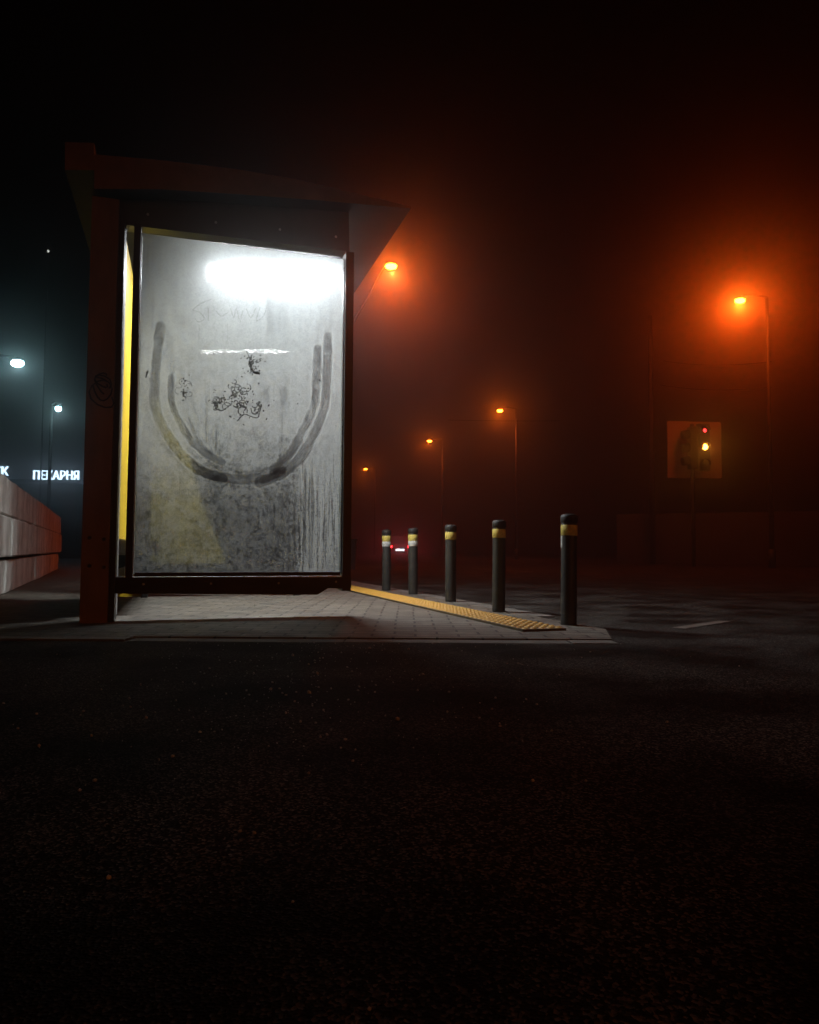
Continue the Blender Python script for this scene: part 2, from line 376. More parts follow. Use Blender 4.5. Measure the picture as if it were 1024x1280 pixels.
# end panel: frame, glass
fl0, _ = onp(147, 742, -.03); 
fr = MB()
fr.ubox(-.036, 0, -.03, .09, .17, 2.23)
fr.ubox(GW, GW + .05, -.03, .09, .155, 2.23)
bl = u2 + .016
zb = .165
fr.prism([W(bl, -.034, .155), W(1.03, -.034, .135), W(1.09, -.034, .172), W(GW + .052, -.034, .172), W(GW + .052, -.034, GZ0 - .018), W(bl, -.034, GZ0 - .012)], V * .13)
frame = fr.build("glass_frame", M['dark'], sh, bevel=.003)
rv = MB()
rv.ubox(.0005, .004, .012, .085, GZ0, GZ1 - .005); rv.ubox(GW - .004, GW - .0005, .012, .085, GZ0, GZ1 - .005)
rv.ubox(.004, GW - .004, -.02, .085, GZ0 - .017, GZ0 - .012)
rv.build("glazing_bead", M['alu'], frame)
fl = MB().ubox(.01, GW - .01, -.002, .012, GZ0 - .010, GZ0 + .012)
fl.build("rubber_seal", M['dark'], frame)

# --- condensation mask painted in glass coordinates (600 x 960)
MW, MH = 560, 900
cornersTL, cornersTR, cornersBL, cornersBR = (172, 281), (432, 313), (160, 718), (423, 722)
xs = np.linspace(0, 1, MW)[None, :].repeat(MH, 0); ys = np.linspace(0, 1, MH)[:, None].repeat(MW, 1)  # ys 0 = top
def bil(i): return (1 - ys) * ((1 - xs) * cornersTL[i] + xs * cornersTR[i]) + ys * ((1 - xs) * cornersBL[i] + xs * cornersBR[i])
PX, PY = bil(0), bil(1)
rng = np.random.default_rng(3)
def smooth_noise(nx, ny):
    a = rng.random((ny + 2, nx + 2)); gx = xs * nx; gy = ys * ny
    ix = gx.astype(int); iy = gy.astype(int); fx = gx - ix; fy = gy - iy; fx = fx * fx * (3 - 2 * fx); fy = fy * fy * (3 - 2 * fy)
    return (a[iy, ix] * (1 - fx) + a[iy, ix + 1] * fx) * (1 - fy) + (a[iy + 1, ix] * (1 - fx) + a[iy + 1, ix + 1] * fx) * fy
cloud = .5 * smooth_noise(6, 9) + .3 * smooth_noise(17, 26) + .2 * smooth_noise(60, 90)
grain = rng.random((MH, MW)); fine = smooth_noise(150, 240)
streak = .5 * smooth_noise(70, 5) + .5 * smooth_noise(160, 12)
def sst(a, b, x): t = np.clip((x - a) / (b - a), 0, 1); return t * t * (3 - 2 * t)
def dist_poly(pts):
    d = np.full((MH, MW), 1e3); ax = [p[0] for p in pts]; ay = [p[1] for p in pts]; pad = 16
    m = (PX > min(ax) - pad) & (PX < max(ax) + pad) & (PY > min(ay) - pad) & (PY < max(ay) + pad)
    r_ = np.flatnonzero(m.any(1)); c_ = np.flatnonzero(m.any(0))
    if not len(r_) or not len(c_): return d
    sl = (slice(r_[0], r_[-1] + 1), slice(c_[0], c_[-1] + 1)); X_, Y_ = PX[sl], PY[sl]; q = d[sl]
    for (x0, y0), (x1, y1) in zip(pts, pts[1:]):
        dx, dy = x1 - x0, y1 - y0; l2 = dx * dx + dy * dy + 1e-9
        t = np.clip(((X_ - x0) * dx + (Y_ - y0) * dy) / l2, 0, 1)
        q = np.minimum(q, np.hypot(X_ - x0 - t * dx, Y_ - y0 - t * dy))
    d[sl] = q
    return d
def spline(p, n=10):
    out = []
    q = [p[0]] + list(p) + [p[-1]]
    for i in range(1, len(q) - 2):
        for k in range(n):
            t = k / n
            out.append(tuple(.5 * ((2 * q[i][j]) + (-q[i - 1][j] + q[i + 1][j]) * t + (2 * q[i - 1][j] - 5 * q[i][j] + 4 * q[i + 1][j] - q[i + 2][j]) * t * t + (-q[i - 1][j] + 3 * q[i][j] - 3 * q[i + 1][j] + q[i + 2][j]) * t ** 3) for j in (0, 1)))
    return out + [p[-1]]
fog = .89 + .20 * (cloud - .5) + .22 * (fine - .5) * (.4 + cloud) + .11 * (streak - .5)
# less mist in the upper left corner and low on the pane
fog -= .62 * sst(110, 5, np.hypot((PX - 172) * 1.0, (PY - 275) * .62)) * (.8 + .5 * (cloud - .5)) + .18 * sst(215, 175, PX) * sst(520, 300, PY)
low = sst(560, 640, PY + 26 * (cloud - .5) * 2) * sst(375, 350, PX + 16 * (streak - .5))
fog -= low * (.48 + .30 * (cloud - .5) + .12 * (fine - .5))
mid = sst(525, 575, PY + 40 * (cloud - .5)) * sst(225, 265, PX) * sst(385, 350, PX) * (1 - low)
fog -= mid * (.15 + .4 * np.clip(cloud + .5 * (fine - .5) - .45, -.2, 1))
# running drops at the right
rr = sst(352, 372, PX) * sst(575, 640, PY)
fog += rr * (.10 - .75 * np.clip(streak - .47, 0, 1) - .12 * (grain - .5))
for x0, y0, y1, w, a in ((376, 590, 690, 3, .4), (384, 600, 712, 3.6, .42), (369, 605, 700, 1.6, .3), (362, 610, 716, 3, .25), (402, 580, 690, 1.1, .35), (410, 600, 660, 1, .3), (393, 585, 705, .9, .3)):
    d = dist_poly(spline([(x0, y0), (x0 + random.uniform(-1, 1), (y0 + y1) / 2), (x0 - 2.5, y1)]))
    fog -= a * sst(w, w * .6, d) * (.75 + .5 * (fine - .5))
for x0, y0, y1, w in ((372, 600, 716, .8), (380, 600, 650, .7), (389, 590, 715, .9), (398, 600, 716, .8), (359, 398, 440, .9), (375, 396, 425, .8), (402, 400, 436, .9), (386, 470, 520, 1.0)):
    d = dist_poly([(x0, y0), (x0 - 1, (y0 + y1) / 2), (x0 - 2, y1)]); fog += .3 * sst(w, w * .4, d)
# the wiped arcs of the big smile
wob = smooth_noise(26, 60)
def wipe(pts, w, a, rag=.4, edge=.0):
    d = dist_poly(spline(pts)) + rag * 2.2 * (fine - .5) + rag * 1.4 * (streak - .5) + 3.2 * (cloud - .5) + 1.6 * (wob - .5)
    global fog
    fog = fog - 1.25 * a * sst(w, w * .72, d) * (.80 + .7 * (cloud - .5) + .5 * (grain - .5) + .6 * (fine - .5))
    if edge: fog = fog + edge * sst(1.3, .4, np.abs(d - w * .98))
outer_l = [(194, 402), (189, 440), (186, 480), (188, 510), (200, 540), (221, 570), (241, 587), (268, 598)]
inner_l = [(206, 468), (207, 500), (215, 523), (228, 546), (246, 564), (268, 577)]
inner_r = [(394, 430), (391, 490), (385, 515), (371, 541), (354, 568), (333, 588)]
outer_r = [(408, 415), (405, 490), (400, 515), (388, 542), (371, 570), (345, 592), (316, 603)]
wipe(outer_l, 7.4, .22, .6); wipe(inner_l, 5.4, .20, .8)
wipe([(203, 545), (224, 573), (246, 590), (280, 598), (320, 598), (345, 588)], 7.0, .20, 1.6)
wipe([(372, 552), (352, 574), (322, 588), (290, 594)], 4, .2, 1.4)
wipe(inner_r, 7.0, .19, .5, .10); wipe(outer_r, 7.6, .22, .5, .12)
wipe([(393, 400), (394, 430), (397, 470)], 5, .10, .3); wipe([(407, 400), (409, 430)], 6, .12, .3)
wipe([(228, 520), (236, 545), (255, 566)], 2.2, .3, .8)
for pts, w, a in (([(255, 365), (254, 385)], 4, .14), ([(330, 365), (331, 408)], 5, .18), ([(340, 372), (342, 405)], 2.6, .14), ([(349, 375), (351, 402)], 2, .12), ([(218, 388), (215, 402)], 2, .14), ([(226, 386), (222, 400)], 2, .14), ([(203, 398), (206, 450), (209, 480)], 3, .08), ([(401, 432), (404, 462), (412, 490)], 7, .08)):
    wipe(pts, w, a, .5)
# eyes of the drawing with drips, and dragged drips below
for pts, w, a in (([(324, 488), (327, 497)], 5, .26), ([(347, 486), (347, 497)], 5, .26), ([(328, 475), (326, 488)], 2, .12), ([(346, 500), (345, 560)], 1.6, .16), ([(341, 510), (343, 575)], 1, .15), ([(249, 487), (249, 560)], 1.3, .28), ([(263, 515), (260, 562)], 1.2, .3), ([(277, 510), (279, 550)], 1.6, .28), ([(300, 520), (301, 560)], .8, .12)):
    wipe(pts, w, a, .5)
for pts, w, a in (([(332, 472), (340, 462), (352, 456)], 3.5, .12), ([(300, 470), (312, 482), (322, 486)], 2, .08), ([(190, 612), (222, 640), (250, 664)], 4, .16), ([(316, 647), (317, 655)], 2, .3), ([(399, 462), (394, 500), (384, 530), (366, 556)], 1.2, .22), ([(410, 498), (407, 520)], 1.2, .25)):  # lighter smears; the long diagonal one is a reflection painted into the mist
    d = dist_poly(spline(pts)) + 1.5 * (fine - .5); fog += a * sst(w, w * .3, d)
for k in range(160):       # scattered beads of water
    x0, y0 = random.uniform(175, 425), random.uniform(500, 714); l = random.uniform(.5, 5)
    m = (np.abs(PX - x0) < 4) & (PY > y0 - 4) & (PY < y0 + l + 4)
    fog[m] += random.choice((-.22, -.16, .18)) * np.exp(-((PX[m] - x0) / .7) ** 2) * sst(l + 1, 0, np.abs(PY[m] - y0))
fog += .22 * (grain - .5) * (.35 + low + mid)
# the outer rim stays clear
edge = np.minimum(np.minimum(xs * GW, (1 - xs) * GW), 1.0)
fog *= .25 + .75 * sst(.004, .014, edge)
fog = np.clip(fog, .05, .975)
ink = np.zeros((MH, MW))
# density of the water film: fine beads everywhere, mottled and thinner low down, rivulets at the right
beads = smooth_noise(230, 370); mott = .5 * smooth_noise(36, 56) + .5 * smooth_noise(90, 140)
film = .86 + .34 * (beads - .5) + .22 * (mott - .5) + .16 * (streak - .5)
zone = np.clip(mid + low, 0, 1)
film += zone * (1.0 * (mott - .5) + .7 * (beads - .5)) * .8 - .18 * low - .10 * mid
film += rr * (.06 + 1.25 * (smooth_noise(190, 14) - .5) + .7 * (beads - .5))
for pts, w in ((outer_l, 7.4), (inner_l, 5.4), (inner_r, 7.0), (outer_r, 7.6), ([(203, 545), (224, 573), (246, 590), (280, 598), (320, 598), (345, 588)], 7.0)):
    dc = dist_poly(spline(pts)); d = dc + .8 * (fine - .5) + 3.2 * (cloud - .5) + 1.6 * (wob - .5)
    film += .22 * sst(.5, .85, .5 + .5 * np.sin(dc * 2.6 + 5 * wob)) * sst(w, w * .7, d) * (mott + .2)
    film -= (.27 + .9 * (mott - .5) + .8 * (beads - .5) + .5 * (streak - .5)) * sst(w * 1.1, w * .6, d)
    film += .20 * sst(1.4, .3, np.abs(d - w)) * (beads + .3)
for k in range(46):
    x0 = random.choice([random.uniform(357, 424), random.uniform(357, 424), random.uniform(178, 420)]); y0 = random.uniform(560, 690) if x0 > 355 else random.uniform(390, 690); l = random.uniform(12, 90) if x0 > 355 else random.uniform(6, 40)
    d = dist_poly([(x0, y0), (x0 + random.uniform(-.6, .6), y0 + l / 2), (x0 - .8, min(y0 + l, 716))])
    film += random.choice((-.4, -.3, .35)) * sst(random.uniform(.6, 1.3), .2, d)
for pts, w, q in (([(198, 555), (222, 584), (250, 600), (290, 608)], 6, .16), ([(230, 560), (262, 584), (300, 594)], 7, .14), ([(176, 500), (190, 540), (215, 575)], 5, .10), ([(340, 598), (366, 584), (388, 562)], 4, .14)):
    d = dist_poly(spline(pts)) + 6 * (mott - .5) + 2 * (beads - .5); film -= q * sst(w, w * .3, d)
film = np.clip(film, .18, 1.0)
def pen(pts, w, a):
    global ink
    d = dist_poly(spline(pts, 6)) + .5 * (fine - .5); ink = np.maximum(ink, min(1, a * 1.3) * sst(w, w * .45, d))
def loops(cx, cy, rx, ry, n, w, a):
    for _ in range(n):
        x0, y0 = random.uniform(cx - rx, cx + rx), random.uniform(cy - ry, cy + ry); r = random.uniform(2.5, 6); a0 = random.random() * 6; sp = random.uniform(2.2, 5)
        pen([(x0 + math.cos(a0 + sp * t / 6) * r, y0 + math.sin(a0 + sp * t / 6) * r * .9) for t in range(7)], w, a)
loops(292, 488, 12, 16, 15, .75, .7); loops(300, 504, 18, 10, 12, .8, .75); loops(265, 500, 12, 8, 10, .75, .65); loops(222, 481, 7, 12, 6, .6, .5)
pen([(288, 524), (296, 516), (304, 518), (314, 520), (318, 506)], .9, .85); pen([(260, 508), (268, 511), (276, 506)], .9, .8); pen([(300, 434), (304, 444), (303, 452), (310, 462)], .9, .7)
for _ in range(190):
    cx, cy, sx, sy = random.choice([(292, 488, 13, 14), (302, 504, 18, 11), (265, 500, 13, 8), (222, 482, 8, 13), (307, 456, 7, 8), (310, 445, 12, 6), (300, 490, 60, 40)])
    x0, y0 = random.gauss(cx, sx * .6), random.gauss(cy, sy * .6)
    pen([(x0, y0), (x0 + random.uniform(-1.6, 1.6), y0 + random.uniform(-1.4, 1.4))], random.uniform(.55, 1.35), random.uniform(.6, 1))
pen([(309, 461), (316, 463)], 2.2, .9); pen([(304, 449), (305, 452)], 1.8, .8); pen([(178, 460), (176, 468)], 1.2, .8)
# faint finger writing
for p in ([(233, 380), (243, 372), (255, 367)], [(233, 381), (242, 384), (247, 392), (240, 396), (236, 392)], [(252, 378), (252, 394)], [(262, 382), (268, 388), (276, 384)], [(280, 378), (284, 390), (287, 378), (291, 392)], [(296, 380), (292, 396)], [(300, 378), (306, 390), (312, 378)], [(318, 376), (313, 394), (322, 388), (326, 378)]):
    pen(p, .8, .28)
# grime in the bottom joint
ink = np.maximum(ink, .75 * sst(.012, .002, (1 - ys) + .012 * smooth_noise(60, 4)) * sst(.35, .55, smooth_noise(24, 4)))
# glass slab: clear front sheet, misted rear sheet, joined by edges
GNX, GNZ = 480, 780
us = np.linspace(.001, GW - .001, GNX); zs = np.linspace(GZ1, GZ0, GNZ)
fx = (np.linspace(0, MW - 1, GNX)).astype(int); fy = (np.linspace(0, MH - 1, GNZ)).astype(int)
fogv = fog[np.ix_(fy, fx)].ravel(); inkv = ink[np.ix_(fy, fx)].ravel()
so = O
uu, zz = np.meshgrid(us, zs); VB = .022; VFR = .014
co = np.empty((GNX * GNZ, 3)); co[:, 0] = U.x * uu.ravel() + V.x * VB; co[:, 1] = U.y * uu.ravel() + V.y * VB; co[:, 2] = zz.ravel()
idx = np.arange(GNX * GNZ).reshape(GNZ, GNX)
quads = np.stack([idx[1:, :-1], idx[1:, 1:], idx[:-1, 1:], idx[:-1, :-1]], -1).reshape(-1, 4)
fv = np.array([list(U * a + V * VFR + Z * c_) for a, c_ in ((.001, GZ0), (GW - .001, GZ0), (GW - .001, GZ1), (.001, GZ1))])
nb = len(co); co = np.vstack([co, fv])
extra = [[nb, nb + 1, nb + 2, nb + 3]]
allq = np.vstack([quads, np.array(extra)])
me = bpy.data.meshes.new("glass_pane"); me.vertices.add(len(co)); me.vertices.foreach_set("co", co.ravel())
me.loops.add(len(allq) * 4); me.loops.foreach_set("vertex_index", allq.ravel().astype(np.int32))
me.polygons.add(len(allq)); me.polygons.foreach_set("loop_start", np.arange(0, len(allq) * 4, 4, dtype=np.int32))
me.materials.append(M['fog']); me.materials.append(M['clear'])
mi = np.zeros(len(allq), dtype=np.int32); mi[-1] = 1; 
me.update(calc_edges=True); me.polygons.foreach_set("material_index", mi)
at = me.attributes.new("fog", 'FLOAT', 'POINT'); at.data.foreach_set("value", np.concatenate([fogv, np.ones(4)]).astype(np.float32))
at = me.attributes.new("film", 'FLOAT', 'POINT'); at.data.foreach_set("value", np.concatenate([film[np.ix_(fy, fx)].ravel(), np.ones(4)]).astype(np.float32))
at = me.attributes.new("ink", 'FLOAT', 'POINT'); at.data.foreach_set("value", np.concatenate([inkv, np.zeros(4)]).astype(np.float32))
pane = bpy.data.objects.new("glass_pane", me); COL.objects.link(pane); pane.parent = frame

MB().ubox(-.125, -.10, .30, 1.6, .46, 2.26).build('yellow_plate', M['yellow'], sh, bevel=.004)
# back wall: yellow column, glass, lower board
UB = -.20
cc = MB().ubox(UB - .06, UB + .12, 2.25, 2.40, .02, 2.30).build("column", M['yellow'], sh, bevel=.006)
MB().ubox(UB - .10, UB + .16, 2.20, 2.45, .0, .022).build("base_plate", M['yellow'], cc)
MB().ubox(UB - .004, UB + .004, .40, 2.24, .62, 2.25).build("back_glass", M['back'], sh)
MB().ubox(UB - .012, UB + .012, .40, 2.24, .10, .60).build("lower_board", M['header'], sh)
# far end: yellow framed clear pane with a yellow board low on its left
fe_ = MB(); fe_.ubox(-.05, 0, FV - .01, FV + .06, .0, 2.25); fe_.ubox(1.2, 1.25, FV - .01, FV + .06, .0, 2.25); fe_.ubox(.002, 1.198, FV, FV + .05, .2, .26); fe_.ubox(.002, 1.198, FV, FV + .05, 2.17, 2.25)
fend = fe_.build("far_frame", M['dark'], sh)
MB().ubox(.004, 1.196, FV + .02, FV + .028, .262, 2.168).build("far_pane", M['farglass'], fend)
MB().prism([W(.01, FV - .012, .28), W(.62, FV - .012, .28), W(.40, FV - .012, .80), W(.22, FV - .012, 1.5), W(.01, FV - .012, 1.62)], V * .009).build("yellow_board", M['khaki'], fend)
# tube lights under the roof
def tubelight(px0, px1, py, v0, m):
    ua, za = onp(px0, py, v0); ub, zb_ = onp(px1, py + 3, v0)
    zt = za
    def slab(u0, u1, hv, a, b_):
        zu = lambda u: za + (zb_ - za) * (u - ua) / (ub - ua)
        return [W(u0, v0 - hv, zu(u0) + a), W(u1, v0 - hv, zu(u1) + a), W(u1, v0 + hv, zu(u1) + a), W(u0, v0 + hv, zu(u0) + a), W(u0, v0 - hv, zu(u0) + b_), W(u1, v0 - hv, zu(u1) + b_), W(u1, v0 + hv, zu(u1) + b_), W(u0, v0 + hv, zu(u0) + b_)]
    hs = MB().hexa(slab(ua - .03, ub + .03, .075, .013, .040)).build("light_fitting", M['housing'], sh, bevel=.004)
    MB().hexa(slab(ua, ub, .055, .002, .0125)).build("light_diffuser", m, hs)
tubelight(262, 419, 349, 1.05, M['tube'])

# bench inside
bp = W(.12, 1.1, 0)
bn = thing("bench", bp, 'grey and brown bench along the back wall inside the shelter', 'bench')
MB().ubox(-.12, .10, .55, 1.98, .385, .425).build("seat", M['wood'], bn, bevel=.008)
MB().ubox(-.135, .115, .50, .548, .36, .45).build("end_trim", M['grey'], bn, bevel=.012)
for v0 in (.9, 1.35, 1.8):
    MB().prism([W(-.187, v0, .25), W(-.187, v0, .384), W(.06, v0, .384), W(.06, v0, .36)], V * .03).build("bracket", M['cabinet'], bn)
for uu, zz in ((.06, .205), (.42, .205), (.80, .205), (1.14, .21)):
    MB().tube([W(uu, -.033, zz), W(uu, -.038, zz)], [.007, .006], 8).build("screw", M['grey'], frame)
for px, py in ((185, 268), (270, 278), (350, 287), (420, 296)):
    uu, zz = onp(px, py, -.01)
    MB().tube([W(uu, -.0095, zz), W(uu, -.014, zz)], [.008, .007], 8).build("screw", M['grey'], sh)

# ------------------------------------------------------------------ concrete block wall on the left
GBK = 'concrete blocks stacked in the wall'
A = G(0, 745); VPx = 130.0
wd = Vector(((VPx - 512) / F, 1, 0)).normalized(); wn = Vector((wd.y, -wd.x, 0))   # wn points to the shelter
cuts = [-2.3, .35, 3.2, 6.1, 9.0]
A = Vector((A.x, A.y, 0))
pos = ['cut by left picture edge', 'first whole one from left', 'second last in row', 'farthest, ending near the post']
rows = [(0.0, .295, 'bottom', .0, -.45), (.325, .665, 'middle', .03, -.2), (.69, 1.02, 'top', .0, .25)]
for (z0, z1, rn, off, endx) in rows:
    for k in range(4):
        s0 = cuts[k]; s1 = cuts[k + 1] + (endx if k == 3 else 0); j = random.uniform(-.02, .02)
        b = MB(); p0 = A + wd * (s0 + .012) + wn * (off + j); p1 = A + wd * (s1 - .012) + wn * (off + j)
        fxs = [0, .006] + [.07 * q for q in range(1, 14)] + [.994, 1]; fzs = [0, .035, .25, .5, .75, .965, 1]; nx, nz = len(fxs) - 1, len(fzs) - 1
        t0 = random.random() * 9
        grid = [[None] * (nx + 1) for _ in range(nz + 1)]; back = [[None] * (nx + 1) for _ in range(nz + 1)]
        for iz in range(nz + 1):
            for ix in range(nx + 1):
                fz = fzs[iz]; q = p0.lerp(p1, fxs[ix]) + Z * (z0 + (z1 - z0) * fz)
                q += wn * (random.uniform(-.006, .006) - (.012 if iz in (0, nz) else 0) - (.012 if ix in (0, nx) else 0)) + Z * (random.uniform(-.006, .006) if iz in (0, nz) else 0)
                grid[iz][ix] = b.bm.verts.new(q); back[iz][ix] = b.bm.verts.new(q - wn * .42)
        for g_, rev in ((grid, 0), (back, 1)):
            for iz in range(nz):
                for ix in range(nx):
                    f = [g_[iz][ix], g_[iz][ix + 1], g_[iz + 1][ix + 1], g_[iz + 1][ix]]; b.bm.faces.new(f[::-1] if rev else f)
        for ix in range(nx):
            b.bm.faces.new((grid[0][ix + 1], grid[0][ix], back[0][ix], back[0][ix + 1])); b.bm.faces.new((grid[nz][ix], grid[nz][ix + 1], back[nz][ix + 1], back[nz][ix]))
        for iz in range(nz):
            b.bm.faces.new((grid[iz][0], grid[iz + 1][0], back[iz + 1][0], back[iz][0])); b.bm.faces.new((grid[iz + 1][nx], grid[iz][nx], back[iz][nx], back[iz + 1][nx]))
        o = b.build("concrete_block", M['concrete'])
        tag(o, 'stained concrete block, %s row of left wall, %s' % (rn, pos[k]), 'concrete block', GBK)
gr = MB()
for i in range(420):
    s = random.uniform(-.5, 9); q = A + wd * s - wn * random.uniform(.02, .35) + Z * 1.01
    hgt = random.uniform(.02, .09) * (1.6 if random.random() < .2 else 1); lean = Vector((random.uniform(-.05, .05), random.uniform(-.05, .05), hgt)); w = wd * .006
    v = [gr.bm.verts.new(x_) for x_ in (q - w, q + w, q + lean * .6 + w * .6, q + lean)]; gr.bm.faces.new(v)
tag(gr.build("grass", M['grass']), 'short dry weeds growing along the top of the concrete block wall', 'grass', kind='stuff')

# ------------------------------------------------------------------ street lamps
def lamp_light(name, kind, loc, parent, color, power, size=165, blend=.9, tilt=(0, 0), rad=.12):
    ld = bpy.data.lights.new(name, kind); ld.color = color; ld.energy = power; ld.shadow_soft_size = rad
    if kind == 'SPOT': ld.spot_size = R(size); ld.spot_blend = blend
    o = bpy.data.objects.new(name, ld); COL.objects.link(o); o.parent = parent; o.location = Vector(loc) - origin(parent); o.rotation_euler = (R(tilt[0]), R(tilt[1]), 0); return o
ORANGE = (1.0, .085, .006)
GO = 'orange street lamps along the road'
def street_lamp(head, pole_off, z_arm, label, lens, lightcol, power, group, lens_r=(.14, .10, .07), size=165, tilt=(0, 0), blend=.9, drop=0.0):
    """head: world point of the lens; pole_off: horizontal vector from head to pole"""
    head = Vector(head); po = Vector((*pole_off, 0)); base = head + po; base.z = -.008
    t = thing("street_lamp", base, label, 'street lamp', group)
    zt = head.z + .12 - drop
    MB().tube([base, base + Z * (zt * .5), Vector((base.x, base.y, zt))], [.065, .05, .04], 12).tube([base, base + Z * .5], [.09, .09], 12).build("pole", M['lampmetal'], t)
    ad = -po.normalized()
    MB().tube([Vector((base.x, base.y, zt)), Vector((base.x, base.y, zt)).lerp(head + Z * .14, .5) + Z * .05, head + Z * .13 - ad * .1], [.035, .032, .03], 8).build("arm", M['lampmetal'], t)
    hd = MB().ball(head + Z * (lens_r[2] * .85), (lens_r[0] * 1.02, lens_r[1] * 1.1, .045)).build("lamp_head", M['lampmetal'], t)
    MB().ball(head - Z * .02, lens_r).build("lens", lens, hd)
    lamp_light("lamp_light", 'SPOT', head - Z * (lens_r[2] + .07), hd, lightcol, power, size, blend, tilt)
    return t
def LP(px, py, Y): return P(px, py, Y)
hA = LP(925, 375, 19.0)
PO = 330
pr = street_lamp(hA, (.8, .15), 0, 'brightest orange street lamp at the right with a wide glow', M['lens_o'], ORANGE, PO * .95, GO, size=178, blend=.25)
far_light = [o for o in bpy.data.objects if o.type == 'LIGHT'][0].data.copy(); far_light.color = (1.0, .12, .025); far_light.energy = PO * 2.8; far_light.spot_size = R(136); far_light.spot_blend = .8
for px, py, lab in ((625, 513, 'orange street lamp second from the right, above a thin wire'), (537, 551, 'small orange street lamp above the second farthest bollard'), (457, 586, 'faintest and farthest orange street lamp beside the glass panel edge')):
    c = copy_tree(pr); c['label'] = lab
    for l_ in bpy.data.objects:
        if l_.type == 'LIGHT' and l_.parent and l_.parent.parent is c: l_.data = far_light
    d = ray(px, py); t_ = (hA.z - HC) / d.z; hp = C0 + d * t_
    c.location = pr.location + (hp - hA); c.location.z = pr.location.z
hB = LP(489, 332, 16.7)
street_lamp(hB, (-1.05, .1), 0, 'orange street lamp on a slanting arm just right of the shelter roof', M['lens_o'], (1.0, .125, .022), PO * 3.0, GO, size=156, tilt=(0, -10), blend=.9, drop=1.75)
hX = Vector((hB.x + 12.0, -14.5, hB.z))
street_lamp(hX, (-.9, -.3), 0, 'orange street lamp nearest the viewer, standing on the driveway side before the shelter', M['lens_o'], (1.0, .27, .05), 2000, GO, size=170, blend=.3)
GWL = 'white lamps left of the shelter'
WHITE = (.62, .92, 1.0)
street_lamp(LP(73, 510, 21), (-.22, .05), 0, 'smaller white lamp on the dark pole in front of the bakery sign', M['lens_w'], WHITE, 4, GWL, lens_r=(.09, .085, .085), size=178, blend=.2)
street_lamp(LP(22, 453, 17), (-1.0, .05), 0, 'larger oval white lamp near the left picture edge', M['lens_w'], WHITE, 4, GWL, lens_r=(.16, .095, .095), size=178, blend=.2)
mp_ = LP(60.5, 314, 26); mb_ = Vector((mp_.x, mp_.y, -.008))
mt = thing("mast", mb_, 'tall thin mast far at the left topped by a tiny pale light', 'mast')
MB().tube([mb_, mb_ + Z * (mp_.z * .5), Vector(mp_) - Z * .06], [.035, .025, .02], 10).build("pole", M['lampmetal'], mt)
MB().ball(mp_, (.035, .035, .045)).build("lamp", M['faint'], mt)
# ------------------------------------------------------------------ shops with lit signs
def text_mesh(txt, size, depth):
    cu_ = bpy.data.curves.new("tmp", 'FONT'); cu_.body = txt; cu_.size = size; cu_.extrude = depth; cu_.offset = 0.0
    ob = bpy.data.objects.new("tmp", cu_); COL.objects.link(ob); dg = bpy.context.evaluated_depsgraph_get(); dg.update()
    me_ = bpy.data.meshes.new_from_object(ob.evaluated_get(dg)); bpy.data.objects.remove(ob); return me_
YS = 29.0
w0 = P(46, 600, YS); w1 = P(102, 600, YS)
zs0 = w0.z
bx0 = P(-60, 600, YS).x; bx1 = P(118, 600, YS).x
bd = thing("shop_building", ((bx0 + bx1) / 2, YS + 3.5, -.008), 'low dark shop building under the lit bakery sign', 'shop')
zt = zs0 - .12
MB().box(((bx0 + bx1) / 2, YS + 3.6, zt / 2 - .02), (bx1 - bx0, 7, zt)).build("wall", M['shop'], bd)
MB().box(((bx0 + bx1) / 2, YS + 3.5, zt + .06), (bx1 - bx0 + .3, 7.4, .14)).build("roof", M['shopdark'], bd)
for k in range(4):
    x = bx0 + .9 + k * (bx1 - bx0 - 1.2) / 4 + .2
    wf = MB().box((x, YS + .08, 1.35), (1.15, .1, 1.6)).build("window" if k != 2 else "door", M['shopdark'], bd)
    MB().box((x, YS + .02, 1.4), (.95, .03, 1.3)).build("pane", M['window'], wf)
def sign(txt, pa, pb, label):
    me_ = text_mesh(txt, 1.0, .05); xs_ = [v.co.x for v in me_.vertices]; ys_ = [v.co.y for v in me_.vertices]
    sx = (pb.x - pa.x) / (max(xs_) - min(xs_)); sy = .36 / (max(ys_) - min(ys_))
    t = thing("shop_sign", ((pa.x + pb.x) / 2, YS - .25, pa.z), label, 'sign', 'lit shop signs')
    for v in me_.vertices:
        x, y, z = v.co; v.co = ((x - min(xs_)) * sx + pa.x - t.location.x, -z, (y - min(ys_)) * sy)
    me_.materials.clear(); me_.materials.append(M['sign'])
    o = bpy.data.objects.new("letters", me_); COL.objects.link(o); o.parent = t
    MB().box(((pa.x + pb.x) / 2, YS - .12, pa.z - .03), (pb.x - pa.x, .06, .05)).build("rail", M['shopdark'], t)
sign("ПЕКАРНЯ", w0, w1, 'lit white letters of the bakery sign behind the lamp pole')
sign("ІК", P(0, 595, YS), P(14.5, 595, YS), 'lit white letters at the left picture edge above the block wall')
